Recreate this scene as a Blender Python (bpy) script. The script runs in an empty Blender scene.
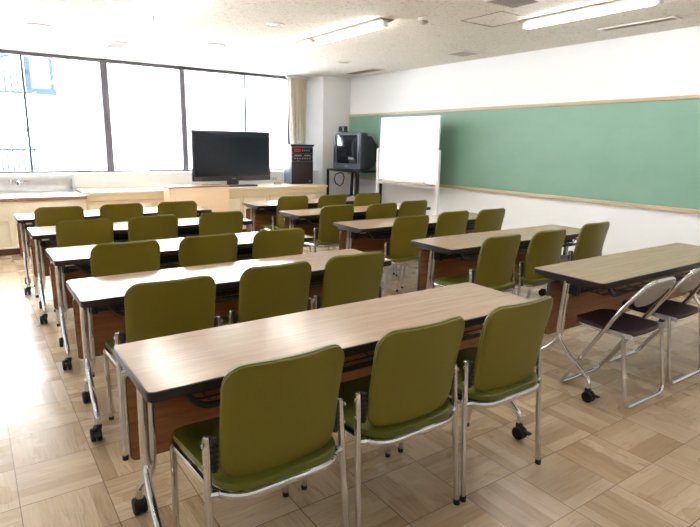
import bpy, bmesh, math, random
from math import sin, cos, pi, radians, sqrt
from mathutils import Vector, Matrix
random.seed(7)
sc = bpy.context.scene
COL = sc.collection

# ------------------------------------------------------------------ materials
def srgb(r, g, b):
    f = lambda c: (c/255/12.92) if c/255 <= .04045 else ((c/255+.055)/1.055)**2.4
    return (f(r), f(g), f(b), 1)

class NT:
    def __init__(s, name):
        s.m = bpy.data.materials.new(name); s.m.use_nodes = True
        s.t = s.m.node_tree; s.b = s.t.nodes['Principled BSDF']
    def n(s, typ, **kw):
        n = s.t.nodes.new(typ)
        for k, v in kw.items(): setattr(n, k, v)
        return n
    def l(s, a, b): s.t.links.new(a, b)
    def math(s, op, a, b=None, c=None):
        n = s.n('ShaderNodeMath', operation=op)
        for i, v in enumerate((a, b, c)):
            if v is None: continue
            if hasattr(v, 'links'): s.l(v, n.inputs[i])
            else: n.inputs[i].default_value = v
        return n.outputs[0]
    def coords(s, kind='Object'):
        return s.n('ShaderNodeTexCoord').outputs[kind]
    def mapping(s, vec, scale=(1, 1, 1), loc=(0, 0, 0)):
        n = s.n('ShaderNodeMapping'); s.l(vec, n.inputs[0])
        n.inputs['Scale'].default_value = scale; n.inputs['Location'].default_value = loc
        return n.outputs[0]
    def noise(s, vec, scale=5, detail=3, rough=.5, dist=0):
        n = s.n('ShaderNodeTexNoise'); s.l(vec, n.inputs['Vector'])
        n.inputs['Scale'].default_value = scale; n.inputs['Detail'].default_value = detail
        n.inputs['Roughness'].default_value = rough; n.inputs['Distortion'].default_value = dist
        return n.outputs['Fac']
    def ramp(s, fac, stops):
        n = s.n('ShaderNodeValToRGB'); s.l(fac, n.inputs[0])
        e = n.color_ramp.elements
        while len(e) < len(stops): e.new(.5)
        for i, (p, c) in enumerate(stops): e[i].position = p; e[i].color = c
        return n.outputs[0]
    def mix(s, fac, a, b, mode='MIX'):
        n = s.n('ShaderNodeMix', data_type='RGBA', blend_type=mode)
        for inp, v in ((n.inputs[0], fac), (n.inputs[6], a), (n.inputs[7], b)):
            if hasattr(v, 'links'): s.l(v, inp)
            else: inp.default_value = v
        return n.outputs[2]
    def bump(s, h, strength=.2, dist=.01):
        n = s.n('ShaderNodeBump'); s.l(h, n.inputs['Height'])
        n.inputs['Strength'].default_value = strength; n.inputs['Distance'].default_value = dist
        s.l(n.outputs[0], s.b.inputs['Normal'])
    def set(s, **kw):
        for k, v in kw.items():
            inp = s.b.inputs[k.replace('_', ' ')]
            if hasattr(v, 'links'): s.l(v, inp)
            else: inp.default_value = v
        return s.m

def plain(name, col, rough=.5, metal=0., spec=.5, nscale=40, var=.06, bump=0., coat=0.):
    """solid finish with a faint procedural unevenness"""
    t = NT(name); v = t.coords()
    f = t.noise(v, nscale, 2)
    lo = tuple(c*(1-var) for c in col[:3])+(1,); hi = tuple(min(1, c*(1+var)) for c in col[:3])+(1,)
    t.set(Base_Color=t.ramp(f, [(.3, lo), (.7, hi)]), Roughness=rough, Metallic=metal)
    t.b.inputs['Specular IOR Level'].default_value = spec
    t.b.inputs['Coat Weight'].default_value = coat
    if bump: t.bump(f, bump, .002)
    return t.m

def wood(name, c1, c2, c3, along=(1.2, 26, 26), rough=.3, spec=.5, rings=3., bump=0.):
    t = NT(name); v = t.mapping(t.coords(), along)
    f = t.noise(v, rings, 5, .6, .4)
    g = t.noise(t.mapping(t.coords(), tuple(a*5 for a in along)), rings, 2, .5)
    c = t.ramp(f, [(.3, c1), (.5, c2), (.7, c3)])
    c = t.mix(.25, c, t.ramp(g, [(.35, c1), (.65, c3)]))
    t.set(Base_Color=c, Roughness=rough); t.b.inputs['Specular IOR Level'].default_value = spec
    return t.m

M = {}
M['laminate'] = wood('laminate', srgb(160, 132, 106), srgb(172, 145, 118), srgb(184, 158, 131), (.9, 24, 24), .20, .42)
M['top_edge'] = plain('dark_edge', srgb(44, 36, 35), .42, spec=.35)
M['underside'] = plain('black_backing', srgb(26, 24, 26), .6)
M['panel'] = wood('panel_wood', srgb(134, 84, 48), srgb(158, 102, 60), srgb(172, 116, 72), (.8, 16, 16), .35, .4)
M['panel_edge'] = plain('panel_edge', srgb(48, 38, 36), .45)
M['chrome'] = plain('chrome', (.66, .68, .71, 1), .09, 1., var=.02)
M['satin'] = plain('satin_steel', (.62, .63, .65, 1), .28, 1., var=.03)
M['black'] = plain('black_plastic', srgb(26, 27, 30), .42)
M['blacksteel'] = plain('black_steel', srgb(24, 24, 28), .35)
M['rubber'] = plain('rubber', srgb(18, 18, 20), .7)
M['green'] = plain('olive_vinyl', srgb(116, 106, 28), .42, spec=.42, nscale=260, var=.05, bump=.15)
M['seatgreen'] = plain('seat_vinyl', srgb(96, 98, 30), .36, spec=.5, nscale=260, var=.05, bump=.12)
M['backplate'] = plain('grey_back_sheet', (.40, .40, .41, 1), .42, .6, var=.03)
M['maroon'] = plain('maroon_vinyl', srgb(52, 34, 38), .42, nscale=200, var=.08, bump=.2)
M['wall'] = plain('wall_paint', srgb(241, 242, 243), .75, spec=.2, nscale=120, var=.012, bump=.05)
M['winframe'] = plain('window_aluminium', srgb(118, 114, 122), .45, .5)
M['thinframe'] = plain('sash_blue_grey', srgb(70, 84, 104), .45, .3)
M['cream'] = plain('cream_board', srgb(246, 236, 214), .5, nscale=8, var=.02)
M['ply'] = wood('pale_ply', srgb(240, 210, 174), srgb(244, 216, 182), srgb(246, 222, 190), (.8, 9, 9), .45, .4)
M['countertop'] = wood('counter_wood', srgb(238, 218, 180), srgb(242, 224, 188), srgb(246, 230, 198), (.8, 10, 10), .35, .45)
M['brownedge'] = wood('brown_edge', srgb(150, 108, 84), srgb(170, 126, 100), srgb(184, 142, 116), (.8, 20, 20), .4)
M['plinth'] = plain('plinth', srgb(84, 52, 44), .5)
M['steel'] = plain('stainless', (.70, .71, .72, 1), .3, 1., nscale=14, var=.06)
M['whitemetal'] = plain('white_enamel', srgb(240, 241, 242), .3, var=.01)
M['trayshade'] = plain('beige_tray', srgb(206, 190, 168), .5)
M['tv'] = plain('tv_bezel', srgb(60, 56, 58), .3)
M['screen'] = plain('tv_screen', srgb(22, 28, 40), .16, var=.03)
M['crt'] = plain('crt_shell', srgb(46, 49, 58), .42)
M['crtface'] = plain('crt_bezel', srgb(78, 86, 100), .4)
M['glasstube'] = plain('crt_glass', srgb(34, 38, 44), .06, spec=.8, coat=.6)
M['rack_sheen'] = plain('rack_window_sheen', srgb(116, 134, 162), .22)  # window reflection on the glossy rack side, painted in as pale blue
M['darkbrown'] = plain('dark_front', srgb(46, 36, 38), .5)
M['silver'] = plain('silver_trim', srgb(150, 152, 156), .35, .6)
M['red'] = plain('red_panel', srgb(190, 40, 44), .4)
M['orange'] = plain('orange_lever', srgb(206, 120, 34), .4)
M['trimwood'] = wood('trim_wood', srgb(196, 172, 142), srgb(206, 184, 154), srgb(214, 194, 166), (20, 1, 20), .45)
M['basebd'] = plain('baseboard_dark', srgb(74, 66, 60), .5)
M['vent'] = plain('vent_grey', srgb(170, 160, 148), .5)
M['ventdark'] = plain('vent_slot', srgb(138, 128, 114), .6)
M['ventwhite'] = plain('vent_white', srgb(226, 222, 214), .5)
M['fac_wall'] = plain('facade_wall', srgb(236, 238, 240), .9, nscale=3, var=.02)
M['fac_blue'] = plain('facade_blue', srgb(36, 46, 54), .9, spec=.08)
M['fac_glass'] = plain('facade_glass', srgb(62, 74, 84), .3, spec=.2)
M['tan'] = plain('tan_cable', srgb(196, 176, 130), .5)
M['teal'] = plain('teal_sticker', srgb(96, 176, 170), .5)

# curtain
t = NT('curtain_cloth'); f = t.noise(t.mapping(t.coords(), (60, 60, 3)), 3, 3)
M['curtain'] = t.set(Base_Color=t.ramp(f, [(.3, srgb(214, 204, 184)), (.7, srgb(232, 224, 206))]), Roughness=.9)

# green cloth-like board with faint chalk haze
t = NT('green_board'); v = t.coords()
f = t.noise(t.mapping(v, (1, .6, 1)), 2.2, 4, .6)
g = t.noise(v, 190, 2)
c = t.ramp(f, [(.3, srgb(124, 163, 142)), (.7, srgb(134, 172, 153))])
M['board'] = t.set(Base_Color=t.mix(.10, c, t.ramp(g, [(.4, srgb(106, 148, 128)), (.6, srgb(152, 194, 174))])), Roughness=.5)

# whiteboard face: enamel
M['wbface'] = plain('whiteboard_enamel', srgb(246, 247, 248), .18, spec=.5, nscale=5, var=.008)

# window glass
t = NT('window_glass'); tr = t.n('ShaderNodeBsdfTransparent'); gl = t.n('ShaderNodeBsdfGlossy')
gl.inputs['Roughness'].default_value = .02
fr = t.n('ShaderNodeFresnel'); fr.inputs[0].default_value = 1.45
mx = t.n('ShaderNodeMixShader'); t.l(fr.outputs[0], mx.inputs[0]); t.l(tr.outputs[0], mx.inputs[1]); t.l(gl.outputs[0], mx.inputs[2])
t.l(mx.outputs[0], t.t.nodes['Material Output'].inputs['Surface']); M['glass'] = t.m

# lamp tubes
t = NT('lamp_tube'); t.set(Base_Color=(1, 1, 1, 1)); t.b.inputs['Emission Color'].default_value = (1, .99, .97, 1)
t.b.inputs['Emission Strength'].default_value = 15.5; M['tube'] = t.m

# ceiling: rock-wool tile with dark flecks
t = NT('ceiling_board'); v = t.coords()
a = t.noise(t.mapping(v, (1, 1, 1)), 42, 3, .6, 1.2)
b = t.noise(v, 150, 2, .6)
sp = t.math('MULTIPLY', t.math('GREATER_THAN', a, .60), t.math('GREATER_THAN', b, .47))
base = t.ramp(t.noise(v, 26, 3), [(.3, srgb(232, 227, 218)), (.7, srgb(240, 236, 228))])
t.set(Base_Color=t.mix(sp, base, srgb(184, 168, 150)), Roughness=.9)
t.b.inputs['Specular IOR Level'].default_value = .1
t.bump(t.math('SUBTRACT', 1, sp), .3, .004); M['ceiling'] = t.m

# floor: 303 mm parquet squares, five fingers each, direction alternating
t = NT('parquet'); v = t.coords()
sx = t.n('ShaderNodeSeparateXYZ'); t.l(v, sx.inputs[0]); X, Y = sx.outputs[0], sx.outputs[1]
TS = .3035
u = t.math('DIVIDE', t.math('SUBTRACT', X, 1.852-TS*40), TS); w = t.math('DIVIDE', t.math('SUBTRACT', Y, 1.058-TS*40), TS)
iu, iw = t.math('FLOOR', u), t.math('FLOOR', w); fu, fw = t.math('FRACT', u), t.math('FRACT', w)
par = t.math('MODULO', t.math('ADD', iu, iw), 2)      # 0: grain along X
def sel(a, b):      # par==0 -> a, par==1 -> b
    return t.math('ADD', t.math('MULTIPLY', a, t.math('SUBTRACT', 1, par)), t.math('MULTIPLY', b, par))
al, ac = sel(fu, fw), sel(fw, fu)
pl = t.math('FLOOR', t.math('MULTIPLY', ac, 5)); pf = t.math('FRACT', t.math('MULTIPLY', ac, 5))
cb = t.n('ShaderNodeCombineXYZ'); t.l(iu, cb.inputs[0]); t.l(iw, cb.inputs[1]); t.l(pl, cb.inputs[2])
wn = t.n('ShaderNodeTexWhiteNoise', noise_dimensions='3D'); t.l(cb.outputs[0], wn.inputs['Vector']); rnd = wn.outputs['Value']
cb3 = t.n('ShaderNodeCombineXYZ'); t.l(iu, cb3.inputs[0]); t.l(iw, cb3.inputs[1])
wn2 = t.n('ShaderNodeTexWhiteNoise', noise_dimensions='3D'); t.l(cb3.outputs[0], wn2.inputs['Vector']); trnd = wn2.outputs['Value']
cb2 = t.n('ShaderNodeCombineXYZ'); t.l(t.math('MULTIPLY', al, .55), cb2.inputs[0]); t.l(t.math('MULTIPLY', ac, 5.5), cb2.inputs[1]); t.l(t.math('MULTIPLY', rnd, 60), cb2.inputs[2])
g1 = t.noise(cb2.outputs[0], 2.6, 4, .62, 1.6)
g2 = t.noise(t.mapping(cb2.outputs[0], (3, 16, 1)), 2, 2)
base = t.ramp(rnd, [(0, srgb(176, 153, 122)), (.3, srgb(198, 177, 146)), (.7, srgb(210, 191, 161)), (1, srgb(220, 203, 176))])
gr = t.ramp(g1, [(.30, srgb(140, 100, 72)), (.44, srgb(226, 206, 182)), (.7, srgb(255, 248, 240))])
c = t.mix(.55, base, gr, 'MULTIPLY')
c = t.mix(.10, c, t.ramp(g2, [(.4, srgb(140, 108, 80)), (.6, srgb(235, 215, 190))]))
c = t.mix(t.math('MULTIPLY', trnd, .22), c, srgb(168, 142, 112))
def edge(f, wd):      # 1 near 0 or 1
    return t.math('GREATER_THAN', t.math('ABSOLUTE', t.math('SUBTRACT', f, .5)), .5-wd)
seam = t.math('MAXIMUM', edge(fu, .006), edge(fw, .006))
ps = edge(pf, .014)
c = t.mix(t.math('MULTIPLY', ps, .30), c, srgb(110, 84, 62))
c = t.mix(t.math('MULTIPLY', seam, .78), c, srgb(66, 50, 40))
rf = t.math('ADD', t.math('MULTIPLY', t.noise(v, 3.5, 3), .10), t.math('ADD', .20, t.math('MULTIPLY', trnd, .05)))
t.set(Base_Color=c, Roughness=rf); t.b.inputs['Specular IOR Level'].default_value = .42
t.bump(t.math('SUBTRACT', 1, seam), .25, .002); M['floor'] = t.m

# ------------------------------------------------------------------ mesh helpers
class MB:
    def __init__(s): s.v = []; s.f = []; s.mi = []
    def add(s, vs, fs, mi=0):
        o = len(s.v); s.v += [tuple(v) for v in vs]
        s.f += [tuple(i+o for i in f) for f in fs]; s.mi += [mi]*len(fs)
        return s
    def bm(s, b, mi=0):
        b.verts.index_update(); s.add([v.co.copy() for v in b.verts], [[v.index for v in f.verts] for f in b.faces], mi); b.free(); return s
    def box(s, x0, y0, z0, x1, y1, z1, bev=0., seg=2, mi=0, mat=None):
        b = bmesh.new(); bmesh.ops.create_cube(b, size=1)
        for v in b.verts:
            v.co = Vector(((x0+x1)/2+v.co.x*(x1-x0), (y0+y1)/2+v.co.y*(y1-y0), (z0+z1)/2+v.co.z*(z1-z0)))
        if bev: bmesh.ops.bevel(b, geom=list(b.edges), offset=bev, segments=seg, profile=.5, affect='EDGES')
        if mat: bmesh.ops.transform(b, matrix=mat, verts=b.verts)
        return s.bm(b, mi)
    def tube(s, pts, r, seg=10, closed=False, mi=0, flat=1., cap=True):
        pts = [Vector(p) for p in pts]; n = len(pts); rs = r if isinstance(r, (list, tuple)) else [r]*n
        tan = []
        for i in range(n):
            if closed: d = pts[(i+1) % n]-pts[i-1]
            else: d = pts[min(i+1, n-1)]-pts[max(i-1, 0)]
            tan.append(d.normalized())
        up = Vector((0, 0, 1)) if abs(tan[0].z) < .9 else Vector((1, 0, 0))
        nrm = (up-tan[0]*up.dot(tan[0])).normalized(); vs = []
        for i in range(n):
            nrm = (nrm-tan[i]*nrm.dot(tan[i])).normalized(); bi = tan[i].cross(nrm)
            for k in range(seg):
                a = 2*pi*k/seg; vs.append(pts[i]+(nrm*cos(a)*flat+bi*sin(a))*rs[i])
        fs = []
        for i in range(n if closed else n-1):
            j = (i+1) % n
            for k in range(seg):
                l = (k+1) % seg; fs.append((i*seg+k, i*seg+l, j*seg+l, j*seg+k))
        if not closed and cap: fs.append(tuple(range(seg))[::-1]); fs.append(tuple((n-1)*seg+k for k in range(seg)))
        return s.add(vs, fs, mi)
    def lathe(s, prof, c=(0, 0, 0), axis='z', seg=20, mi=0):
        vs = []; fs = []; n = len(prof)
        for r, h in prof:
            for k in range(seg):
                a = 2*pi*k/seg; p = (r*cos(a), r*sin(a), h)
                if axis == 'x': p = (p[2], p[0], p[1])
                if axis == 'y': p = (p[1], p[2], p[0])
                vs.append((p[0]+c[0], p[1]+c[1], p[2]+c[2]))
        for i in range(n-1):
            for k in range(seg):
                l = (k+1) % seg; fs.append((i*seg+k, i*seg+l, (i+1)*seg+l, (i+1)*seg+k))
        fs.append(tuple(range(seg))[::-1]); fs.append(tuple((n-1)*seg+k for k in range(seg)))
        return s.add(vs, fs, mi)
    def prism(s, out, z0, z1, mi=0):
        n = len(out); vs = [(x, y, z0) for x, y in out]+[(x, y, z1) for x, y in out]
        fs = [tuple(range(n))[::-1], tuple(range(n, 2*n))]+[(i, (i+1) % n, (i+1) % n+n, i+n) for i in range(n)]
        return s.add(vs, fs, mi)
    def build(s, name, mats, parent=None, smooth=True, loc=None, rz=0):
        me = bpy.data.meshes.new(name); me.from_pydata([tuple(v) for v in s.v], [], s.f)
        mats = mats if isinstance(mats, (list, tuple)) else [mats]
        for m in mats: me.materials.append(M[m])
        for p, i in zip(me.polygons, s.mi): p.material_index = i
        b = bmesh.new(); b.from_mesh(me); bmesh.ops.recalc_face_normals(b, faces=b.faces); b.to_mesh(me); b.free()
        if smooth:
            for p in me.polygons: p.use_smooth = True
            try: me.set_sharp_from_angle(angle=radians(38))
            except Exception: pass
        o = bpy.data.objects.new(name, me); COL.objects.link(o)
        if parent: o.parent = parent
        if loc: o.location = loc
        if rz: o.rotation_euler.z = rz
        return o

def fillet(pts, r, n=5):
    pts = [Vector(p) for p in pts]; out = [pts[0]]
    rs = r if isinstance(r, (list, tuple)) else [r]*(len(pts)-2)
    for i in range(1, len(pts)-1):
        a, b, c = pts[i-1], pts[i], pts[i+1]; d1 = (a-b); d2 = (c-b)
        q = min(rs[i-1], d1.length*.49, d2.length*.49); p1 = b+d1.normalized()*q; p2 = b+d2.normalized()*q
        for k in range(n+1):
            t = k/n; out.append((1-t)**2*p1+2*t*(1-t)*b+t*t*p2)
    out.append(pts[-1]); return out

def rrect(x0, y0, x1, y1, r, n=5):
    out = []
    for cx, cy, a0 in ((x1-r, y1-r, 0), (x0+r, y1-r, pi/2), (x0+r, y0+r, pi), (x1-r, y0+r, 3*pi/2)):
        for k in range(n+1):
            a = a0+pi/2*k/n; out.append((cx+r*cos(a), cy+r*sin(a)))
    return out

def pad(W0, W1, L, rb, rt, surf, th, rim=.008, nx=14, nm=8, nc=6):
    """cushion on a rounded-rectangle outline. W0/W1 half-widths at t=0/L; surf(s,t)->Vector; th thickness"""
    ts = []
    for k in range(nc+1): ts.append(rb*(1-cos(pi/2*k/nc)))
    for k in range(1, nm): ts.append(rb+(L-rb-rt)*k/nm)
    for k in range(nc+1): ts.append(L-rt+rt*sin(pi/2*k/nc))
    def half(t):
        w = W0+(W1-W0)*t/L
        if t < rb: return w-rb+sqrt(max(0, rb*rb-(rb-t)**2))
        if t > L-rt: return w-rt+sqrt(max(0, rt*rt-(t-L+rt)**2))
        return w
    def norm(a, t):
        e = 1e-3; return (surf(a+e, t)-surf(a-e, t)).cross(surf(a, t+e)-surf(a, t-e)).normalized()
    def grid(off, shrink):
        g = []
        for t in ts:
            tt = shrink+(L-2*shrink)*t/L; h = half(t)-shrink
            g.append([surf(h*(2*i/nx-1), tt)+norm(h*(2*i/nx-1), tt)*off for i in range(nx+1)])
        return g
    m = MB(); R = len(ts)
    A = grid(th/2, rim); A2 = grid(th/2-rim*.35, rim*.3); B2 = grid(-th/2+rim*.35, rim*.3); B = grid(-th/2, rim)
    vs = [p for r_ in A for p in r_]+[p for r_ in B for p in r_]; N = R*(nx+1); fs = []
    for i in range(R-1):
        for k in range(nx):
            a = i*(nx+1)+k; fs.append((a, a+1, a+nx+2, a+nx+1)); fs.append((N+a, N+a+nx+1, N+a+nx+2, N+a+1))
    loop = [(0, k) for k in range(nx+1)]+[(i, nx) for i in range(1, R)]+[(R-1, k) for k in range(nx-1, -1, -1)]+[(i, 0) for i in range(R-2, 0, -1)]
    o1 = len(vs); vs += [A2[i][k] for i, k in loop]; o2 = len(vs); vs += [B2[i][k] for i, k in loop]; n = len(loop)
    for q in range(n):
        r_ = (q+1) % n; a = loop[q][0]*(nx+1)+loop[q][1]; b = loop[r_][0]*(nx+1)+loop[r_][1]
        fs += [(a, b, o1+r_, o1+q), (o1+q, o1+r_, o2+r_, o2+q), (o2+q, o2+r_, N+b, N+a)]
    m.add(vs, fs); m.loop = [(A2[i][k]+B2[i][k])/2 for i, k in loop]
    return m

def thing(name, label, cat, loc=(0, 0, 0), rz=0, group=None):
    o = bpy.data.objects.new(name, None); COL.objects.link(o); o.empty_display_size = .1
    o.location = loc; o.rotation_euler.z = rz
    return tag(o, label, cat, group)
def tag(o, label, cat, group=None, kind=None):
    if label: o['label'] = label
    if cat: o['category'] = cat
    if group: o['group'] = group
    if kind: o['kind'] = kind
    return o
def struct(o): o['kind'] = 'structure'; return o
def copy_tree(o, parent=None):
    c = o.copy(); COL.objects.link(c)
    if parent: c.parent = parent
    for ch in list(o.children): copy_tree(ch, c)
    return c

# ------------------------------------------------------------------ room shell
XL, XR, YB, YW, H = -2.1, 5.917, -2.6, 9.2, 2.58
struct(MB().box(XL-.15, YB-.15, -.2, XR+.15, YW+.15, 0).build('floor', 'floor', smooth=False))
struct(MB().box(XL-.15, YB-.15, H, XR+.15, YW+.15, H+.25).build('ceiling', 'ceiling', smooth=False))
struct(MB().box(XR, YB, 0, XR+.15, YW, H).build('wall_right', 'wall', smooth=False))
struct(MB().box(XL-.15, YB, 0, XL, YW, H).build('wall_left', 'wall', smooth=False))
struct(MB().box(XL-.15, YB-.15, 0, XR+.15, YB, H).build('wall_back', 'wall', smooth=False))
SZ = .945                       # window bottom
WX1 = 4.94
m = MB().box(XL-.15, YW, 0, XR+.15, YW+.15, SZ-.02)
m.box(WX1, YW, SZ-.02, XR+.15, YW+.15, H)
struct(m.build('wall_front', 'wall', smooth=False))
struct(MB().box(5.33, 8.58, 0, XR, YW, H).build('wall_pillar', 'wall', smooth=False))
# deep ledge below the windows
struct(MB().box(XL, 8.72, 0, 5.33, YW, SZ-.02, .004).build('trim_1', 'wall', smooth=False))
# baseboards
struct(MB().box(XR-.012, YB, 0, XR, 8.58, .08, .003).build('baseboard_right', 'basebd'))
struct(MB().box(XL, YB, 0, XL+.012, 7.7, .08, .003).build('baseboard_left', 'basebd'))
struct(MB().box(XL+.012, YB, 0, XR-.012, YB+.012, .08, .003).build('baseboard_back', 'basebd'))

# windows: each unit has its own frame, sash bars, panes
def window(i, x0, x1, thin=None, right_thick=.09):
    Y0, Y1 = YW-.055, YW+.01
    b = .035
    f = MB().box(x0, Y0, H-.05, x1, Y1, H-.002).box(x0, Y0, SZ-.02, x1, Y1, SZ+.005)
    f.box(x1-right_thick, Y0-.02, SZ-.02, x1, Y1, H-.002)
    f.box(x0, Y0+.02, SZ, x0+.02, Y1, H-.05)
    fr = struct(f.build('window_%d' % i, 'winframe', smooth=False))
    if thin:
        d = MB().box(thin-.016, Y0+.005, SZ+.006, thin+.016, Y0+.04, H-.051, .003)
        d.build('sash_bar', 'thinframe', fr)
        MB().box(thin-.03, Y0-.012, 1.49, thin-.006, Y0+.006, 1.55, .004).build('window_latch', 'thinframe', fr)
    xs = [x0+.02, thin, x1-right_thick] if thin else [x0+.02, x1-right_thick]
    for a, c in zip(xs, xs[1:]):
        MB().box(a, YW-.01, SZ+.005, c, YW-.004, H-.05).build('pane', 'glass', fr, smooth=False)
window(1, XL+.001, -.32, -1.2)
window(2, -.318, 1.87, .775)
window(3, 1.872, 3.04, None, .08)
window(4, 3.042, WX1, 4.10, .03)

# ceiling fixtures
def light(x, y0, y1, label):
    t = thing('ceiling_light', label, 'ceiling light', (x, (y0+y1)/2, H), 0, 'fluorescent ceiling lights')
    L = (y1-y0)/2
    b = MB(); prof = [(-.085, 0), (-.08, -.008), (-.035, -.03), (.035, -.03), (.08, -.008), (.085, 0)]
    vs = [(px, yy, pz-.001) for yy in (-L-.03, L+.03) for px, pz in prof]; n = 6
    b.add(vs, [tuple(range(n))[::-1], tuple(range(n, 2*n))]+[(k, (k+1) % n, (k+1) % n+n, k+n) for k in range(n)])
    b.build('housing', 'vent', t)
    tb = MB(); o = [(.036*cos(a), -.05+.024*sin(a)) for a in [2*pi*k/16 for k in range(16)]]
    rows = [(-L, .4), (-L+.02, .85), (-L+.05, 1), (L-.05, 1), (L-.02, .85), (L, .4)]
    vs = [(px*s, yy, -.05+(pz+.05)*s) for yy, s in rows for px, pz in o]
    fs = [(i*16+k, i*16+(k+1) % 16, (i+1)*16+(k+1) % 16, (i+1)*16+k) for i in range(5) for k in range(16)]
    fs += [tuple(range(16))[::-1], tuple(80+k for k in range(16))]
    tb.add(vs, fs).build('lamp_cover', 'tube', t)
    for s in (-1, 1):
        MB().box(-.03, s*L-.018, -.075, .03, s*L+.018, -.028, .006).build('end_cap', 'whitemetal', t)
light(4.50, 2.38, 3.62, 'long fluorescent ceiling light above the right tables, nearest the green board')
light(3.42, 4.40, 5.64, 'fluorescent ceiling light in the middle of the ceiling, left of the smoke detector')
light(1.62, 4.30, 5.54, 'fluorescent ceiling light at top left, washed out by window glare')
light(3.42, 5.72, 6.96, 'fluorescent ceiling light continuing the middle row towards the curtain')
light(1.62, 5.62, 6.86, 'fluorescent ceiling light continuing the left row towards the windows')
# unseen extra fixtures, added to brighten the near half of the room
for x_, y_ in ((-.6, 4.30), (1.62, 1.2), (-.6, 1.2), (3.42, 1.0), (3.2, -1.6)):
    light(x_, y_, y_+1.24, 'added unseen ceiling light that brightens the near half of the room')

def grille(x0, y0, x1, y1, label, n, mat='vent'):
    t = thing('ceiling_vent', label, 'air vent', ((x0+x1)/2, (y0+y1)/2, H), 0, 'air vents in the ceiling')
    a, b = (x1-x0)/2, (y1-y0)/2; w = .022
    f = MB()
    f.box(-a, -b, -.012, a, -b+w, -.001, .002).box(-a, b-w, -.012, a, b, -.001, .002)
    f.box(-a, -b+w, -.012, -a+w, b-w, -.001, .002).box(a-w, -b+w, -.012, a, b-w, -.001, .002)
    f.build('frame', 'ventwhite', t)
    MB().box(-a+w, -b+w, -.004, a-w, b-w, -.001).build('backing', 'ventdark', t)
    s = MB()
    for k in range(n):
        if b > a*1.6: yy = -b+w+(2*b-2*w)*(k+.5)/n; s.box(-a+w, yy-.006, -.011, a-w, yy+.004, -.004)
        else: xx = -a+w+(2*a-2*w)*(k+.5)/n; s.box(xx-.008, -b+w, -.011, xx+.006, b-w, -.004)
    s.build('louvre', mat, t)
grille(5.32, 2.66, 5.46, 3.40, 'long slim air vent in the ceiling beside the green board wall', 26)
grille(5.23, 5.12, 5.58, 5.47, 'square ceiling vent above the whiteboard, near the right wall', 9)
grille(5.38, 7.2, 5.62, 8.05, 'beige ceiling vent above the old television in the corner', 14)
grille(3.62, 3.05, 4.0, 3.37, 'square ceiling vent cut off by the top edge of the picture', 9)
grille(1.60, 7.42, 1.83, 7.92, 'pale ceiling vent in front of the window, left half', 8, 'ventwhite')

def disc(x, y, r, label):
    t = thing('ceiling_speaker', label, 'ceiling speaker', (x, y, H), 0, 'round ceiling discs')
    MB().lathe([(r, -.001), (r, -.008), (r*.86, -.014), (r*.84, -.010)], seg=28).build('rim', 'ventwhite', t)
    MB().lathe([(r*.84, -.002), (r*.84, -.009), (r*.3, -.012)], seg=28).build('grille', 'vent', t)
disc(.79, 6.98, .12, 'round ceiling disc at far left, above the sink window')
disc(2.69, 6.87, .12, 'round ceiling disc in front of the windows, above the flat television')
disc(2.71, 5.28, .09, 'small round ceiling disc between the left and middle lights')
disc(3.65, 7.16, .14, 'round ceiling disc above and right of the flat television')
disc(4.69, 6.98, .12, 'round ceiling disc nearest the curtain and the corner')
t = thing('smoke_detector', 'small white smoke detector on the speckled ceiling', 'smoke detector', (3.675, 4.139, H))
MB().lathe([(.058, -.001), (.058, -.016), (.046, -.026)], seg=24).build('base', 'ventwhite', t)
MB().lathe([(.04, -.0265), (.042, -.04), (.028, -.052)], seg=24).build('sensor_head', 'vent', t)
hm = MB(); x0, x1, y0, y1 = 4.01, 4.46, 3.50, 4.0
for q in ((x0, y0, x1, y0+.012), (x0, y1-.012, x1, y1), (x0, y0+.012, x0+.012, y1-.012), (x1-.012, y0+.012, x1, y1-.012)):
    hm.box(q[0], q[1], H-.005, q[2], q[3], H-.0005)
hm.box(x0+.2, y0-.01, H-.009, x0+.24, y0+.02, H-.0051)
tag(hm.build('access_hatch', 'vent', smooth=False), 'square access hatch outline in the ceiling beside the long light', 'ceiling hatch')

# ------------------------------------------------------------------ green board on the right wall
t = thing('green_board', 'long green notice board with wooden frame along the right wall', 'board', (XR, 4, 0))
y0, y1 = -1.9, 4.575     # local to y=4
MB().box(-.016, y0, .84, -.001, y1, 1.905, .001).build('panel', 'board', t, smooth=False)
f = MB().box(-.036, y0-.03, 1.905, -.001, y1, 1.94, .003).box(-.042, y0-.03, .80, -.001, y1, .842, .003)
f.box(-.034, y1-.018, .842, -.001, y1, 1.905, .003).box(-.034, y0-.03, .842, -.001, y0, 1.905, .003)
f.build('frame', 'trimwood', t)

# ------------------------------------------------------------------ counter and cabinets
CF = 7.78      # cabinet front
t = thing('sink_cabinet', 'cream cabinet under the steel sink at the left of the window wall', 'cabinet', (-.4, 8.2, 0))
a, b = -1.69, 1.62
MB().box(a, CF-8.2+.045, .08, b, .50, .655).build('body', 'cream', t, smooth=False)
fm = MB()
for xx in (a, a+.66, a+1.32, a+1.98, a+2.44, a+3.25): fm.box(xx, CF-8.2, .1155, xx+.055, CF-8.2+.044, .4195, .002)
fm.box(a, CF-8.2, .42, b, CF-8.2+.044, .654, .002).box(a, CF-8.2, .081, b, CF-8.2+.044, .115, .002)
fm.build('face_frame', 'cream', t)
for xx in (a+.058, a+.718, a+1.378):
    d = MB().box(xx, CF-8.2+.02, .12, xx+.595, CF-8.2+.044, .417, .003).build('door', 'cream', t)
    MB().box(xx+.27, CF-8.2+.008, .40, xx+.33, CF-8.2+.02, .412, .002).build('handle', 'satin', d)
MB().box(a, CF-8.2+.01, 0, b, .50, .08).build('plinth', 'plinth', t, smooth=False)
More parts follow.
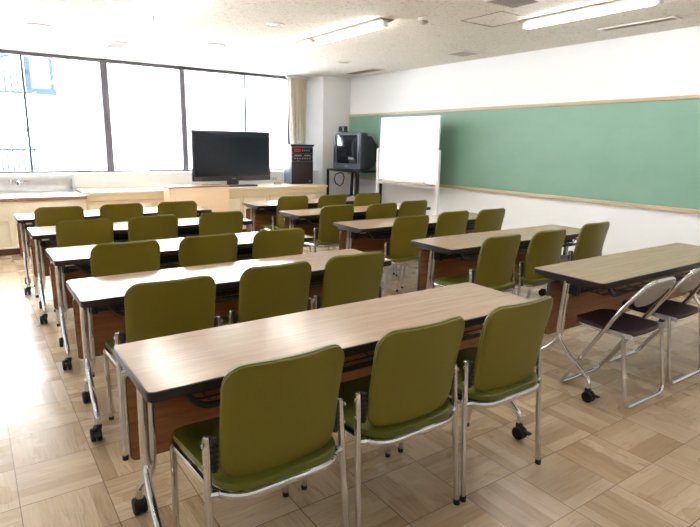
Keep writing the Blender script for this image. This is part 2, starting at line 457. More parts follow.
t = thing('sink_counter', 'stainless steel sink top with tall splashback on the left cabinet', 'sink', (-.4, 8.2, 0))
MB().box(a, CF-8.2-.02, .655, b+.02, CF-8.2+.02, .70, .004).build('front_edge', 'brownedge', t)
s = MB().box(a, CF-8.2+.02, .656, b, .50, .70, .002)
s.box(.45, -.30, .700, .47, .3, .715).box(a+.2, -.32, .70, .45, -.30, .715).box(.47, .47, .70, b-.0, .495, .72, .003)
s.build('worktop', 'steel', t)
MB().box(a, .50, .70, b+.02, .515, .922, .004).build('splashback', 'steel', t)
MB().box(b-.02, .42, .70, b+.02, .499, .86, .008).build('splash_end', 'steel', t)
MB().box(.44, -.315, .7155, .50, -.285, .735, .004).build('drain_corner', 'black', t)
t = thing('faucet', 'chrome faucets on the splashback over the sink', 'faucet', (.55, 8.69, .82))
MB().tube(fillet([(0, 0, 0), (0, -.06, .0), (0, -.10, .03), (0, -.22, .01), (0, -.24, -.03)], .03), .011).build('spout', 'chrome', t)
MB().lathe([(.03, 0), (.03, -.01), (.016, -.02), (.016, -.05)], (0, .02, 0), 'y').build('wall_flange', 'chrome', t)
for dx in (-.09, .09):
    h = MB().lathe([(.016, 0), (.016, -.05)], (dx, .02, .01), 'y')
    for k in range(4):
        q = k*pi/2+.5; h.tube([(dx, -.04, .01), (dx+.035*cos(q), -.045, .01+.035*sin(q))], .007, 8)
    h.build('tap_handle', 'chrome', t)

t = thing('low_counter', 'long pale wooden counter with cupboards under the windows', 'counter', (3.1, 8.2, 0))
MB().box(-1.86, -.25, .685, 1.94, .515, .722, .004).build('worktop', 'countertop', t)
MB().box(-1.85, -.17, .06, 1.92, .515, .685).build('body', 'cream', t, smooth=False)
MB().box(-1.85, -.14, 0, 1.92, .515, .06).build('plinth', 'plinth', t, smooth=False)
MB().box(-1.85, -.215, .60, 1.92, -.171, .684, .002).build('apron', 'countertop', t)
xx = .19
k = 0
for xx in [-1.83, -1.38, -.93, -.48, -.03, .42, .87, 1.32]:
    w = .43
    d = MB().box(xx, -.192, .08, xx+w, -.171, .592, .003)
    d.build('door', 'cream', t)
    fr = MB().box(xx, -.198, .55, xx+w, -.1925, .592, .002).box(xx, -.198, .08, xx+w, -.1925, .12, .002)
    fr.box(xx, -.198, .12, xx+.04, -.1925, .55, .002).box(xx+w-.04, -.198, .12, xx+w, -.1925, .55, .002)
    fr.build('door_frame', 'countertop', t)

t = thing('wooden_lectern', 'pale plywood box standing in front of the flat television', 'wooden stand', (2.76, 7.66, 0))
MB().box(-.50, -.02, .0, .375, .26, .772, .003).build('body', 'ply', t)
MB().box(-.51, -.03, .772, .385, .28, .790, .003).build('top', 'brownedge', t)
pn = MB()
for zz in (.1, .25, .4, .55, .70):
    for sx_ in (-.485, .36): pn.lathe([(.004, -.0205), (.004, -.023)], (sx_, 0, zz), 'y', 8)
pn.build('screw', 'brownedge', t)

# flat television
t = thing('flat_television', 'large black flat television standing under the window', 'television', (3.50, 8.36, .722), 0)
z0, z1, hw = .082, .862, .655
b = MB().box(-hw, -.03, z0, hw, .045, z1, .012, 3); b.box(-.42, .045, z0+.1, .42, .10, z1-.12, .02, 2); b.build('body', 'tv', t)
MB().box(-hw+.03, -.034, z0+.075, hw-.03, -.0305, z1-.032).build('screen', 'screen', t, smooth=False)
MB().box(-.035, -.0345, z0+.032, .035, -.0305, z0+.044, .001).build('maker_badge', 'silver', t)
MB().box(-.09, -.02, .02, .09, .05, z0+.02, .008).build('neck', 'tv', t)
MB().prism(rrect(-.36, -.20, .36, .12, .06), .001, .022).build('base', 'tv', t)

# hi-fi rack
ang = -.10
t = thing('audio_rack', 'tall black audio cabinet with red display beside the curtain', 'audio system', (4.765, 8.345, .722), ang)
MB().box(-.20, .001, .0, .20, .33, .635, .006).build('cabinet', 'rack_sheen', t)
MB().box(-.20, -.018, .0, .20, 0, .385, .004).build('front_door', 'darkbrown', t)
for z_, h_ in ((.39, .07), (.465, .055), (.525, .09)):
    u_ = MB().box(-.195, -.022, z_, .195, 0, z_+h_, .004).build('component', 'black', t)
    if h_ == .09:
        MB().box(-.155, -.026, z_+.02, -.03, -.0225, z_+.07, .002).build('display', 'red', u_)
        kb = MB()
        for q in range(4): kb.lathe([(.012, -.0225), (.011, -.034)], (.0+.04*q, 0, z_+.045), 'y', 12)
        kb.build('knob', 'silver', u_)
    elif h_ == .055:
        MB().box(-.15, -.026, z_+.012, -.02, -.0225, z_+.034, .002).box(.03, -.026, z_+.012, .15, -.0225, z_+.034, .002).build('cassette_window', 'silver', u_)
    else:
        kb = MB()
        for q in range(7): kb.lathe([(.013, -.0225), (.011, -.036)], (-.14+.046*q, 0, z_+.045), 'y', 12)
        kb.build('knob', 'silver', u_)
        MB().box(-.10, -.026, z_+.006, -.06, -.0225, z_+.018, .001).build('label_plate', 'red', u_)
MB().box(-.215, -.03, .6355, .215, .34, .67, .006).build('top_lid', 'black', t)
MB().lathe([(.016, -.0185), (.014, -.022)], (.14, 0, .05), 'y', 14).build('badge', 'silver', t)
cb_ = MB().tube([(.12, -.03, .45), (.135, -.034, .30), (.15, -.032, .15), (.145, -.03, .06)], .004, 6).build('cable', 'black', t)
# small things by the television
def coil(loc, r, label, mat, cat='cable'):
    pts = [(r*(1-.04*k/12)*cos(k*.55), r*.8*sin(k*.55), .006+.0007*k) for k in range(40)]
    o = MB().tube(pts, .005, 6).build('coiled_cable', mat, loc=loc); return tag(o, label, cat)
coil((4.28, 8.32, .7235), .07, 'tan coiled cable lying on the counter right of the television', 'tan')
t = thing('wall_socket', 'white socket box on the ledge right of the television', 'socket', (4.42, 8.72, .80))
MB().box(-.06, -.012, -.035, .06, -.0005, .035, .004).build('plate', 'ventwhite', t)
MB().box(-.035, -.016, -.018, -.006, -.0125, .018, .002).box(.006, -.016, -.018, .035, -.0125, .018, .002).build('outlet', 'vent', t)

# curtain
m = MB(); n = 60; rows = [(2.53, 1.0), (2.2, .97), (1.6, .80), (1.42, .72), (1.0, .78), (.80, .82)]
vs = []
for z, s in rows:
    for side in (0, 1):
        for k in range(n+1):
            u_ = k/n; xx = 5.0+(u_-.5)*.36*s; yy = 9.03+.05*sin(u_*2*pi*5.5+.4*z)*(.8+.25*sin(u_*9+z)) + side*.006
            vs.append((xx+(.02 if z < 2 else 0)*(1-s), yy, z))
fs = []
st = 2*(n+1)
for i in range(len(rows)-1):
    for k in range(n):
        a = i*st+k; fs.append((a, a+1, a+st+1, a+st)); a += n+1; fs.append((a, a+st, a+st+1, a+1))
    for e in (0, n): a = i*st+e; fs.append((a, a+n+1, a+n+1+st, a+st))
for i in (0, len(rows)-1):
    for k in range(n): a = i*st+k; fs.append((a, a+1, a+n+2, a+n+1))
m.add(vs, fs)
for v in m.v: pass
t = thing('curtain', 'gathered cream curtain hanging at the right end of the windows', 'curtain', (0, -.11, 0))
m.build('drape', 'curtain', t)
MB().box(4.78, 9.02, 2.53, 5.22, 9.06, 2.577, .003).build('rail', 'whitemetal', t)
MB().tube([(4.935, 9.03, 1.42), (5.03, 9.01, 1.405), (5.13, 9.03, 1.42), (5.13, 9.10, 1.42), (5.03, 9.12, 1.42), (4.935, 9.10, 1.42)], .012, 8, closed=True).build('tieback', 'curtain', t)

# ------------------------------------------------------------------ corner CRT on a stand
t = thing('television_stand', 'black steel stand with open frame in the corner', 'stand', (5.52, 7.86, 0))
x0, x1, y0, y1, zt = -.26, .26, -.43, .43, .985
for sx_ in (x0, x1):
    for sy_ in (y0, y1):
        MB().box(sx_-.018, sy_-.018, .05, sx_+.018, sy_+.018, zt-.035, .003).build('leg', 'blacksteel', t)
fr = MB()
for z_ in (zt-.035,):
    fr.box(x0-.018, y0-.018, z_, x1+.018, y0+.018, zt, .003).box(x0-.018, y1-.018, z_, x1+.018, y1+.018, zt, .003)
    fr.box(x0-.018, y0+.018, z_, x0+.018, y1-.018, zt, .003).box(x1-.018, y0+.018, z_, x1+.018, y1-.018, zt, .003)
fr.build('top_frame', 'blacksteel', t)
MB().box(x0+.018, y0+.018, zt-.02, x1-.018, y1-.018, zt-.002).build('top_shelf', 'blacksteel', t)
MB().box(x0+.018, y0+.018, .50, x1-.018, y1-.018, .52, .003).build('lower_shelf', 'blacksteel', t)
MB().box(x0-.016, y0-.016, .05, x1+.016, y1+.016, .08, .003).build('bottom_shelf', 'blacksteel', t)
MB().box(.05, -.03, .52, .10, .03, zt-.021, .003).box(.05, .14, .52, .09, .18, zt-.021, .003).build('centre_post', 'blacksteel', t)
for sx_ in (x0, x1):
    for sy_ in (y0, y1):
        MB().lathe([(.022, -.012), (.025, -.008), (.025, .008), (.022, .012)], (sx_, sy_, .025), 'x', 14).build('caster', 'rubber', t)
t2 = MB().tube([(5.30, 7.96, .93), (5.25, 8.02, .90), (5.24, 8.05, .82), (5.25, 8.02, .74), (5.30, 7.96, .70), (5.34, 7.93, .75), (5.36, 7.92, .85), (5.34, 7.94, .92)], .010, 8, closed=True).build('hanging_cable', 'black')
tag(t2, 'loop of black cable hanging inside the corner television stand', 'cable')

t = thing('tube_television', 'old grey tube television on the black corner stand', 'television', (5.31, 7.76, .987), radians(7))
# faces -X; y half width .36; z 0...64 ; tapering back along +X
def ring(x, y, z0_, z1_, r): return [(x, a_, b_) for a_, b_ in rrect(-y, z0_, y, z1_, r, 4)]
rs = [ring(-.0, .345, .015, .605, .03), ring(.05, .36, .0, .62, .035), ring(.16, .355, .005, .615, .04), ring(.30, .30, .03, .57, .06), ring(.50, .19, .10, .46, .07), ring(.54, .17, .12, .44, .05)]
vs = [p for r_ in rs for p in r_]; n = len(rs[0]); fs = [tuple(range(n))[::-1], tuple((len(rs)-1)*n+k for k in range(n))]
fs += [(i*n+k, i*n+(k+1) % n, (i+1)*n+(k+1) % n, (i+1)*n+k) for i in range(len(rs)-1) for k in range(n)]
MB().add(vs, fs).build('shell', 'crt', t)
# front bezel: ring around screen
o = rrect(-.345, .015, .345, .605, .03, 4); i_ = rrect(-.27, .105, .27, .575, .035, 4)
vs = [(-.022, a_, b_) for a_, b_ in o]+[(-.022, a_, b_) for a_, b_ in i_]+[(-.001, a_, b_) for a_, b_ in o]+[(-.001, a_, b_) for a_, b_ in i_]; n = len(o)
fs = []
for k in range(n):
    l = (k+1) % n; fs += [(k, l, n+l, n+k), (n+k, n+l, 3*n+l, 3*n+k), (k, 2*n+k, 2*n+l, l), (2*n+k, 3*n+k, 3*n+l, 2*n+l)]
bz = MB().add(vs, fs).build('bezel', 'crtface', t)
# curved screen
gs = MB(); N_ = 14; vs = []
for i in range(N_+1):
    for k in range(N_+1):
        a_ = (i/N_*2-1); b_ = (k/N_*2-1); vs.append((-.006-.012*(1-a_*a_)*(1-b_*b_)-.004*(2-a_*a_-b_*b_), a_*.268, .34+b_*.233))
o2 = len(vs); vs += [(.0, v[1], v[2]) for v in vs]
fs = []
for i in range(N_):
    for k in range(N_):
        a_ = i*(N_+1)+k; fs.append((a_, a_+1, a_+N_+2, a_+N_+1)); a_ += o2; fs.append((a_, a_+N_+1, a_+N_+2, a_+1))
for k in range(N_):
    fs += [(k, k+1, o2+k+1, o2+k), (N_*(N_+1)+k, N_*(N_+1)+k+1, o2+N_*(N_+1)+k+1, o2+N_*(N_+1)+k), (k*(N_+1), (k+1)*(N_+1), o2+(k+1)*(N_+1), o2+k*(N_+1)), (k*(N_+1)+N_, (k+1)*(N_+1)+N_, o2+(k+1)*(N_+1)+N_, o2+k*(N_+1)+N_)]
gs.add(vs, fs).build('screen', 'glasstube', t)
for s_ in (-1, 1): MB().box(-.026, s_*.31-.018, .12, -.0225, s_*.31+.018, .56, .002).build('speaker_grille', 'crt', t)
MB().box(-.026, -.04, .055, -.0225, .04, .07, .001).build('maker_badge', 'silver', t)
MB().box(.12, -.358, .56, .28, -.352, .60, .001).build('side_sticker', 'silver', t)
tb = thing('set_top_box', 'small black box with loop on top of the tube television', 'small box', (5.36, 7.98, 1.6075), radians(5))
MB().box(-.05, -.08, 0, .05, .08, .02, .004).build('box', 'black', tb)
MB().box(-.04, -.075, .021, .04, -.055, .085, .003).box(-.04, .055, .021, .04, .075, .085, .003).box(-.04, -.075, .085, .04, .075, .10, .003).build('frame', 'black', tb)

# ------------------------------------------------------------------ whiteboard
t = thing('whiteboard', 'white mobile whiteboard on a wheeled frame before the green board', 'whiteboard', (5.5, 6.455, 0))
lean = Matrix.Translation((0, 0, .87)) @ Matrix.Rotation(radians(2), 4, 'Y') @ Matrix.Translation((0, 0, -.87))
MB().box(-.012, -.655, .885, .008, .655, 1.815, mat=lean).build('board', 'wbface', t, smooth=False)
f = MB()
for q in ((-.016, -.672, 1.815, .012, .672, 1.832), (-.016, -.672, .868, .012, .672, .885), (-.016, -.672, .885, .012, -.655, 1.815), (-.016, .655, .885, .012, .672, 1.815)):
    f.box(*q, .002, mat=lean)
f.build('board_frame', 'whitemetal', t)
MB().box(-.0165, .52, 1.785, -.0125, .64, 1.80, mat=lean).build('sticker', 'teal', t, smooth=False)
MB().box(-.07, -.62, .845, .0, .62, .862, .003).build('pen_tray', 'trayshade', t)
for s_ in (-1, 1):
    p = MB().box(-.018, s_*.705-.02, .07, .022, s_*.705+.02, 1.35, .004).build('post', 'whitemetal', t)
    MB().box(-.012, s_*.705-.014, 1.3505, .016, s_*.705+.014, 1.365, .003).build('post_cap', 'vent', p)
    MB().box(-.26, s_*.705-.018, .05, .26, s_*.705+.018, .0695, .004).build('foot', 'whitemetal', t)
    for q in (-.24, .24): MB().lathe([(.02, -.012), (.024, -.008), (.024, .008), (.02, .012)], (q, s_*.705, .0255), 'y', 14).build('caster', 'rubber', t)
    MB().lathe([(.016, -.018), (.016, .018)], (0, s_*.68, 1.33), 'y', 14).build('pivot', 'satin', t)
MB().box(-.012, -.685, .80, .012, .685, .835, .003).build('crossbar', 'whitemetal', t)
MB().box(-.012, -.685, .26, .012, .685, .29, .003).build('lower_crossbar', 'whitemetal', t)
MB().box(-.065, .05, .8625, -.03, .09, .89, .004).build('magnet_clip', 'whitemetal', t)
MB().box(-.065, -.02, .8625, -.03, .02, .88, .004).build('magnet_clip', 'whitemetal', t)
e = MB().box(-.025, -.065, 0, .025, .065, .03, .006).build('whiteboard_eraser', 'ventwhite', loc=(5.455, 6.05, .8625)); tag(e, 'small eraser on the tray of the mobile whiteboard', 'eraser')

# ------------------------------------------------------------------ tables
TL, TW = 1.8, .46
def make_table():
    t = thing('folding_table', '', 'table', (0, 0, 0), 0, 'wheeled conference tables with wooden panels')
    # origin: floor below the near-left corner
    top = MB().prism(rrect(.004, .004, TL-.004, TW-.004, .022), .674, .70, 0)
    tt = top.build('tabletop', 'laminate', t)
    o = rrect(0, 0, TL, TW, .026); i_ = rrect(.004, .004, TL-.004, TW-.004, .022); n = len(o)
    prof = [(i_, .6985), (o, .697), (o, .668), (i_, .668)]
    vs = [(x, y, z) for ring_, z in prof for x, y in ring_]
    fs = [(a*n+k, a*n+(k+1) % n, ((a+1) % 4)*n+(k+1) % n, ((a+1) % 4)*n+k) for a in range(4) for k in range(n)]
    MB().add(vs, fs).build('edge_band', 'top_edge', tt)
    MB().prism(rrect(.012, .012, TL-.012, TW-.012, .018), .6685, .6735).build('backing_sheet', 'underside', tt, smooth=False)
    # modesty panel
    py = .333
    pm = MB(); out = rrect(.012, .308, TL-.012, .63, .022)
    pb = MB(); n = len(out); vs = [(x, py, z) for x, z in out]+[(x, py+.020, z) for x, z in out]
    pb.add(vs, [tuple(range(n)), tuple(range(n, 2*n))[::-1]]); pn_ = pb.build('front_panel', 'panel', t, smooth=False)
    o2 = rrect(.009, .305, TL-.009, .633, .024)
    vs = [(x, py-.0005, z) for x, z in out]+[(x, py-.0005, z) for x, z in o2]+[(x, py+.0205, z) for x, z in o2]+[(x, py+.0205, z) for x, z in out]
    MB().add(vs, [(a*n+k, a*n+(k+1) % n, ((a+1) % 4)*n+(k+1) % n, ((a+1) % 4)*n+k) for a in range(4) for k in range(n)]).build('panel_edge', 'panel_edge', pn_)
    # black steel beam, brackets and wire shelf
    MB().box(.06, .205, .578, TL-.06, .250, .662, .006).build('beam', 'blacksteel', t)
    for s_ in (0, 1):
        X_ = lambda v: v if s_ == 0 else TL-v
        b = MB(); x0_, x1_ = sorted((X_(.028), X_(.066)))
        b.box(x0_, .08, .648, x1_, .40, .6675, .003)
        x0_, x1_ = sorted((X_(.066), X_(.10))); b.box(x0_, .19, .575, x1_, .30, .6675, .004)
        x0_, x1_ = sorted((X_(.10), X_(.17))); b.box(x0_, .195, .60, x1_, .285, .664, .01)
        b.lathe([(.03, -.02), (.03, .02)], (X_(.115), .235, .60), 'x', 14)
        b.build('tilt_bracket', 'blacksteel', t)
        x0_, x1_ = sorted((X_(.066), X_(.13))); MB().box(x0_, .10, .640, x1_, .13, .667, .003).build('hinge_plate', 'satin', t)
    rods = MB()
    for yy, zz, r in ((.038, .598, .011), (.12, .585, .004), (.17, .585, .004), (.295, .60, .005)):
        rods.tube(fillet([(.115, yy, .668), (.165, yy, zz), (TL-.165, yy, zz), (TL-.115, yy, .668)], .045, 6), r, 8)
    for k in range(9):
        xx = .22+(TL-.44)*k/8; rods.tube([(xx, .06, .602-.006), (xx, .12, .578), (xx, .30, .592)], .003, 6)
    rods.tube([(.20, .09, .640), (TL-.20, .09, .640)], .010, 8)
    rods.build('wire_shelf', 'blacksteel', t)
    # legs with casters
    for s_ in (0, 1):
        for fr_ in (1, -1):       # 1 = toward the chairs
            sg = 1 if s_ == 0 else -1; base = 0 if s_ == 0 else TL
            xt = base+sg*(.040 if fr_ == 1 else .068)          # stem
            x = base+sg*(.030 if fr_ == 1 else .054)              # foot of the leg
            fy = .035 if fr_ == 1 else .452
            ym = .268+fr_*.002
            # stem leans back a little, then sweeps out to the caster
            k_ = [(0, .250, .667), (0, ym, .36), (.05, ym+(fy-ym)*.05, .30), (.3, ym+(fy-ym)*.30, .235), (.7, ym+(fy-ym)*.72, .170), (.95, ym+(fy-ym)*.95, .128), (1, fy, .104), (1, fy, .074)]
            pts = [(xt+(x-xt)*w_, yy_, zz_) for w_, yy_, zz_ in k_]
            g = MB().tube(fillet(pts, .09, 5), .0138, 14).build('leg', 'chrome', t)
            c = MB()
            # twin wheel, hooded, trailing a little off the stem
            dx_, dy_ = (-.014, -.016) if fr_ == 1 else (.0, .014)
            cx, cy = x+dx_, fy+dy_
            for sd in (-1, 1): c.lathe([(.014, -.011), (.029, -.010), (.0325, -.005), (.0325, .005), (.029, .010), (.014, .011)], (cx+sd*.0135, cy, .0327), 'x', 22)
            c.box(cx-.010, cy-.022, .036, cx+.010, cy+.022, .072, .007)
            c.lathe([(.017, .050), (.018, .068), (.014, .0755)], (x, fy, 0), 'z', 16)
            if fr_ == 1: c.box(cx-.013, cy-.062, .046, cx+.013, cy-.020, .055, .003)
            c.build('caster', 'rubber', g)
    return t

tables_L = [(.357, 1.518), (.357, 2.617), (.368, 3.607), (.351, 4.667), (.323, 5.650)]
tables_R = [(2.760, 1.565), (2.745, 2.689), (2.735, 3.770), (2.695, 4.778), (2.70, 5.752)]
rowname = ['nearest to the camera', 'second from the camera', 'third from the camera', 'fourth from the camera', 'farthest, beside the windows']
t0 = make_table(); first = True; TT = {}
for side, lst in (('left', tables_L), ('right', tables_R)):
    for i, (x, y) in enumerate(lst):
        o = t0 if first else copy_tree(t0); first = False
        o.location = (x, y, 0); TT[side, i] = o
        if side == 'left': w_ = ['wood-topped table in the left column, nearest to the camera', 'wood-topped table in the left column, second from the camera', 'wood-topped table in the left column, middle of the five', 'wood-topped table in the left column, fourth from the camera', 'wood-topped table in the left column, farthest, before the counter'][i]
        else: w_ = ['wood-topped table in the right column, with folding chairs pushed in', 'wood-topped table in the right column, just behind the folding-chair one', 'wood-topped table in the right column, middle of the five', 'wood-topped table in the right column, second from the far end', 'wood-topped table in the right column, farthest, near the corner television stand'][i]
        o['label'] = w_
# orange release lever seen under the right end of one table
MB().tube(fillet([(TL-.20, .16, .655), (TL-.20, .08, .63), (TL-.12, .05, .62), (TL-.10, .10, .62)], .03), .012, 8).build('release_lever', 'orange', TT['right', 1])['label'] = 'orange release lever'

# ------------------------------------------------------------------ olive chairs (faces +Y, origin on the floor)
def make_chair():
    t = thing('stacking_chair', '', 'chair', (0, 0, 0), 0, 'olive green meeting chairs')
    # backrest
    def sb(s, tt):      # tt 0..L along height
        z = .450+tt*1.068; k = tt/.345
        y = -.172 - .068*k + .006*sin(pi*k)
        y += .030*((s/.2)**2)-.030         # wraps forward at the sides
        z -= .012*(1-(s/.2)**2)*(1-k)
        return Vector((s, y, z))
    pb = pad(.194, .202, .345, .055, .062, sb, .024, .007)
    bk = pb.build('backrest', 'green', t)
    MB().tube([p+Vector((0, 0.0, 0)) for p in pb.loop], .0035, 6, closed=True).build('piping', 'seatgreen', bk)
    # seat
    def ss(s, tt): return Vector((s, -.245+tt, .430+.006*sin(pi*tt/.44)-.10*max(0, tt-.37)**1.5 - .018*(1-min(1, (s/.23)**2))*0 + .02*(s/.23)**2*.2))
    ps = pad(.210, .240, .44, .095, .06, ss, .028, .011)
    ps.build('seat', 'seatgreen', t)
    lp = [Vector((p.x*1.012, p.y*1.012, .407)) for p in ps.loop]
    fm_ = MB().tube(lp, .0100, 10, closed=True, flat=1.35)
    fm_.tube([(-.22, -.02, .408), (.22, -.02, .408)], .008, 8)
    f_ = fm_.build('seat_frame', 'chrome', t)
    # raised maker's mark on the rear rail
    pts = [(-.018+.004*k, -.262-.001, .413+.003*sin(k*1.9)) for k in range(10)]
    MB().tube(pts, .0012, 5).build('maker_mark', 'vent', f_)
    # black under-pan
    MB().prism([(p.x*.95, p.y*.95) for p in ps.loop[::2]], .410, .420).build('seat_pan', 'black', t)
    for s in (-1, 1):
        l_ = MB().tube([(s*.243, -.215, .012), (s*.236, -.19, .32), (s*.229, -.170, .585)], .0118, 12)
        l_.tube([(s*.234, -.181, .410), (s*.205, -.19, .410)], .0125, 8)
        l_.lathe([(.010, -.004), (.006, .002)], (s*.229, -.170, .587), 'z', 10)
        r_ = l_.build('leg', 'chrome', t)
        MB().lathe([(.0135, .0), (.0135, .022)], (s*.243, -.216, 0), 'z', 14).build('foot_cap', 'rubber', r_)
        f2 = MB().tube(fillet([(s*.223, .205, .012), (s*.234, .150, .40), (s*.225, .145, .413)], .012, 3), .0115, 12)
        f3 = f2.build('leg', 'chrome', t)
        MB().lathe([(.0125, .0), (.0125, .020)], (s*.223, .205, 0), 'z', 14).build('foot_cap', 'rubber', f3)
        b = MB().box(-.010, -.014, .472, .010, .014, .586, .007, 2)
        for k in range(6): b.box(-.0112, -.0152, .482+.0165*k, .0112, .0152, .493+.0165*k, .003, 1)
        b.v = [(v[0]+s*.210, v[1]-.172, v[2]) for v in b.v]
        bb = b.build('bracket', 'black', t)
        for z_ in (.50, .565): MB().lathe([(.007, 0), (.006, s*.004)], (s*.242, -.177, z_), 'x', 10).build('screw', 'satin', r_)
    return t
c0 = make_chair(); first = True
seatname = ['left', 'middle', 'right']
Lc = [[(.722, 1.575, 0), (1.255, 1.575, 0), (1.777, 1.575, 0)],
      [(.71, 2.62, 0), (1.25, 2.665, 0), (1.758, 2.69, 0)],
      [(.75, 3.665, 0), (1.273, 3.68, 0), (1.797, 3.68, 0)],
      [(.715, 4.79, 0), (1.218, 4.80, 0), (1.807, 4.795, 0)],
      [(.661, 5.76, 0), (1.188, 5.78, 0), (1.728, 5.78, 0)]]
Rc = [None, [(3.012, 2.715, 0), (3.525, 2.70, 0), (4.252, 2.78, 0)],
      [(3.152, 3.82, 0), (3.727, 3.89, 0), (4.22, 3.865, 0)],
      [(3.03, 4.81, 0), (3.54, 4.74, 0), (4.047, 4.82, 0)],
      [(3.079, 5.81, 0), (3.596, 5.78, 0), (4.12, 5.78, 0)]]
rn = ['nearest', 'second-nearest', 'middle', 'second-farthest', 'farthest']
random.seed(3)
for side, lst in (('left', Lc), ('right', Rc)):
    for i, row in enumerate(lst):
        if not row: continue
        for j, (x, y, a) in enumerate(row):
            o = c0 if first else copy_tree(c0); first = False
            o.location = (x-.013, y-.012, 0); o.rotation_euler.z = radians(a + (random.uniform(-1.5, 1.5) if i else 0))
            o['label'] = 'olive green chair, %s seat at the %s table of the %s column' % (seatname[j], rn[i], side)

# ------------------------------------------------------------------ folding chairs
def make_fold():
    t = thing('folding_chair', '', 'chair', (0, 0, 0), 0, 'steel folding chairs')
    # plane of the main frame: y = .36-.57 z (local y=0 at rear floor bar)
    P = lambda x, z: Vector((x, .42-.60*z, z))
    arch = [P(-.21, .012), P(.21, .012), P(.21, .40), P(.21, .61), P(.14, .722), P(-.14, .722), P(-.21, .61), P(-.21, .40)]
    # closed loop with rounded corners
    def loopf(pts, r, n=6):
        out = []; N = len(pts)
        for i in range(N):
            a, b, c = pts[i-1], pts[i], pts[(i+1) % N]; d1, d2 = a-b, c-b
            q = min(r[i], d1.length*.48, d2.length*.48); p1 = b+d1.normalized()*q; p2 = b+d2.normalized()*q
            for k in range(n+1): u_ = k/n; out.append((1-u_)**2*p1+2*u_*(1-u_)*b+u_*u_*p2)
        return out
    MB().tube(loopf(arch, [.05, .05, .05, .08, .12, .12, .08, .05]), .0115, 12, closed=True).build('main_frame', 'chrome', t)
    rl = fillet([(-.205, .06, .425), (-.21, .0, .012), (.21, .0, .012), (.205, .06, .425)], .06, 7)
    MB().tube(rl, .0115, 12).build('rear_leg', 'chrome', t)
    # back sheet
    def sbk(s, tt):
        z = .557+tt*.87; return Vector((s, .42-.60*z-.004+.05*(s/.19)**2*.35-.010, z))
    bp = pad(.15, .185, .185, .10, .08, sbk, .006, .002)
    bp.build('backrest', 'backplate', t)
    rv = MB()
    for s in (-1, 1):
        for z_ in (.665, .695): rv.lathe([(.006, 0), (.004, -.004)], (s*.13, .42-.60*z_-.012, z_), 'y', 8)
    rv.build('rivet', 'satin', t)
    # seat
    def sst(s, tt): return Vector((s, .04+tt, .412+.02*tt+.01*(s/.19)**2))
    sp_ = pad(.182, .182, .365, .05, .085, sst, .026, .010)
    sp_.build('seat', 'maroon', t)
    ml = [Vector((p.x*.97, .22+(p.y-.22)*.97, p.z-.018)) for p in sp_.loop]
    MB().tube(ml, .008, 8, closed=True).build('seat_rail', 'chrome', t)
    for s in (-1, 1):
        br = MB().box(s*.19-.004, .02, .405, s*.19+.004, .16, .43, .002)
        br.lathe([(.010, -.016), (.010, .016)], (s*.193, .135, .417), 'x', 10)
        br.build('hinge', 'satin', t)
    return t
fc = make_fold(); fc.location = (3.045, 1.405, 0); fc['label'] = 'silver folding chair with maroon seat, the left and nearer one'
f2 = copy_tree(fc); f2.location = (3.595, 1.43, 0); f2['label'] = 'silver folding chair with maroon seat, cut by the right picture edge'

# ------------------------------------------------------------------ outside: neighbouring building
t = thing('neighbouring_building', 'pale sunlit building seen through the left window', 'building', (0, 14, 0))
MB().box(-9, .0, -8, 12, .4, 9).build('wall', 'fac_wall', t, smooth=False)
w = MB().box(1.22, -.06, 2.38, 1.32, 0, 3.6).box(1.70, -.06, 2.38, 1.76, 0, 3.6).box(1.22, -.10, 2.34, 1.80, 0, 2.46).build('window', 'fac_blue', t, smooth=False)
MB().box(1.32, -.03, 2.46, 1.70, -.005, 3.6).build('pane', 'fac_glass', w, smooth=False)
r = MB()
for k in range(13): x_ = -.3+.11*k; r.box(x_, -.5, 2.36+.0*k, x_+.035, -.47, 2.55+.55*min(1, (k+2)/12))
r.tube([(-.35, -.485, 2.5), (1.15, -.485, 3.15)], .03, 8).box(-.35, -.5, 2.30, 1.2, -.46, 2.36)
r.build('stair_railing', 'fac_blue', t)
r = MB()
for k in range(16): x_ = -.3+.10*k; r.box(x_, -.5, .2, x_+.035, -.47, 1.18)
r.box(-.35, -.5, 1.15, 1.3, -.46, 1.2).box(-.35, -.5, .2, 1.3, -.46, .26); r.build('balcony_railing', 'fac_blue', t)
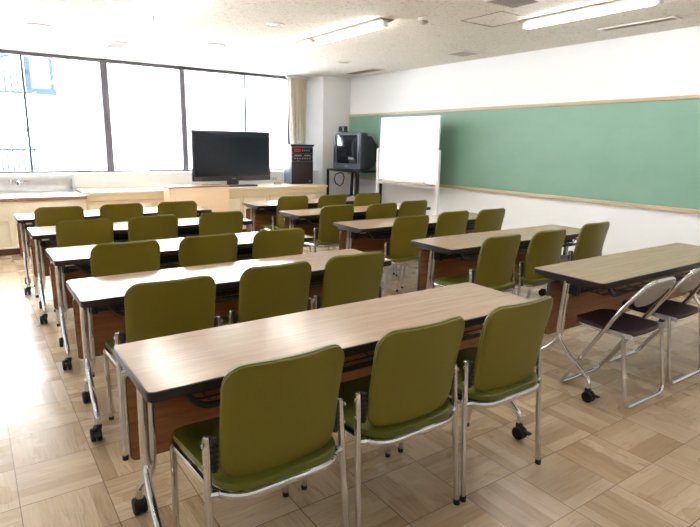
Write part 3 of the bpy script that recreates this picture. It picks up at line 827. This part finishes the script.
MB().box(1.2, -.03, 1.80, 1.95, 0, 1.83).build('drip_rail', 'fac_blue', t)

# ------------------------------------------------------------------ light
world = bpy.data.worlds.new('World'); sc.world = world; world.use_nodes = True
bg = world.node_tree.nodes['Background']; bg.inputs[0].default_value = (.83, .925, 1.0, 1); bg.inputs[1].default_value = 8.0
sun = bpy.data.lights.new('sun', 'SUN'); sun.energy = 22; sun.angle = radians(.6); sun.color = (1, .97, .92)
so = bpy.data.objects.new('sun', sun); COL.objects.link(so)
so.rotation_euler = Vector((.25, .75, -.62)).to_track_quat('-Z', 'Y').to_euler()
for x0_, x1_ in ((XL, -.36), (-.3, 1.8), (1.88, 2.96), (3.06, 4.9)):
    p = bpy.data.lights.new('window_portal', 'AREA'); p.shape = 'RECTANGLE'; p.size = x1_-x0_; p.size_y = H-SZ-.05
    p.cycles.is_portal = True
    po = bpy.data.objects.new('window_portal', p); COL.objects.link(po)
    po.location = ((x0_+x1_)/2, YW+.05, (H+SZ)/2); po.rotation_euler = Vector((0, -1, 0)).to_track_quat('-Z', 'Z').to_euler()

# ------------------------------------------------------------------ camera
F, YAW, PITCH, ROLL, CH = 546.4, .6083, .2150, .0187, 1.412
fw = Vector((sin(YAW)*cos(PITCH), cos(YAW)*cos(PITCH), -sin(PITCH))); rt = Vector((cos(YAW), -sin(YAW), 0)); up = rt.cross(fw)
r2 = cos(ROLL)*rt+sin(ROLL)*up; u2 = -sin(ROLL)*rt+cos(ROLL)*up
cam = bpy.data.cameras.new('camera'); cam.sensor_fit = 'HORIZONTAL'; cam.sensor_width = 36; cam.lens = F*36/700
cam.clip_start = .05; cam.clip_end = 200
co = bpy.data.objects.new('camera', cam); COL.objects.link(co)
mw = Matrix((r2, u2, -fw)).transposed().to_4x4(); mw.translation = (0, 0, CH); co.matrix_world = mw
sc.camera = co
vs_ = sc.view_settings; sc.display_settings.display_device = 'sRGB'
vs_.view_transform = 'Standard'; vs_.look = 'None'; vs_.gamma = 1; vs_.use_curve_mapping = False; vs_.exposure = 1.18
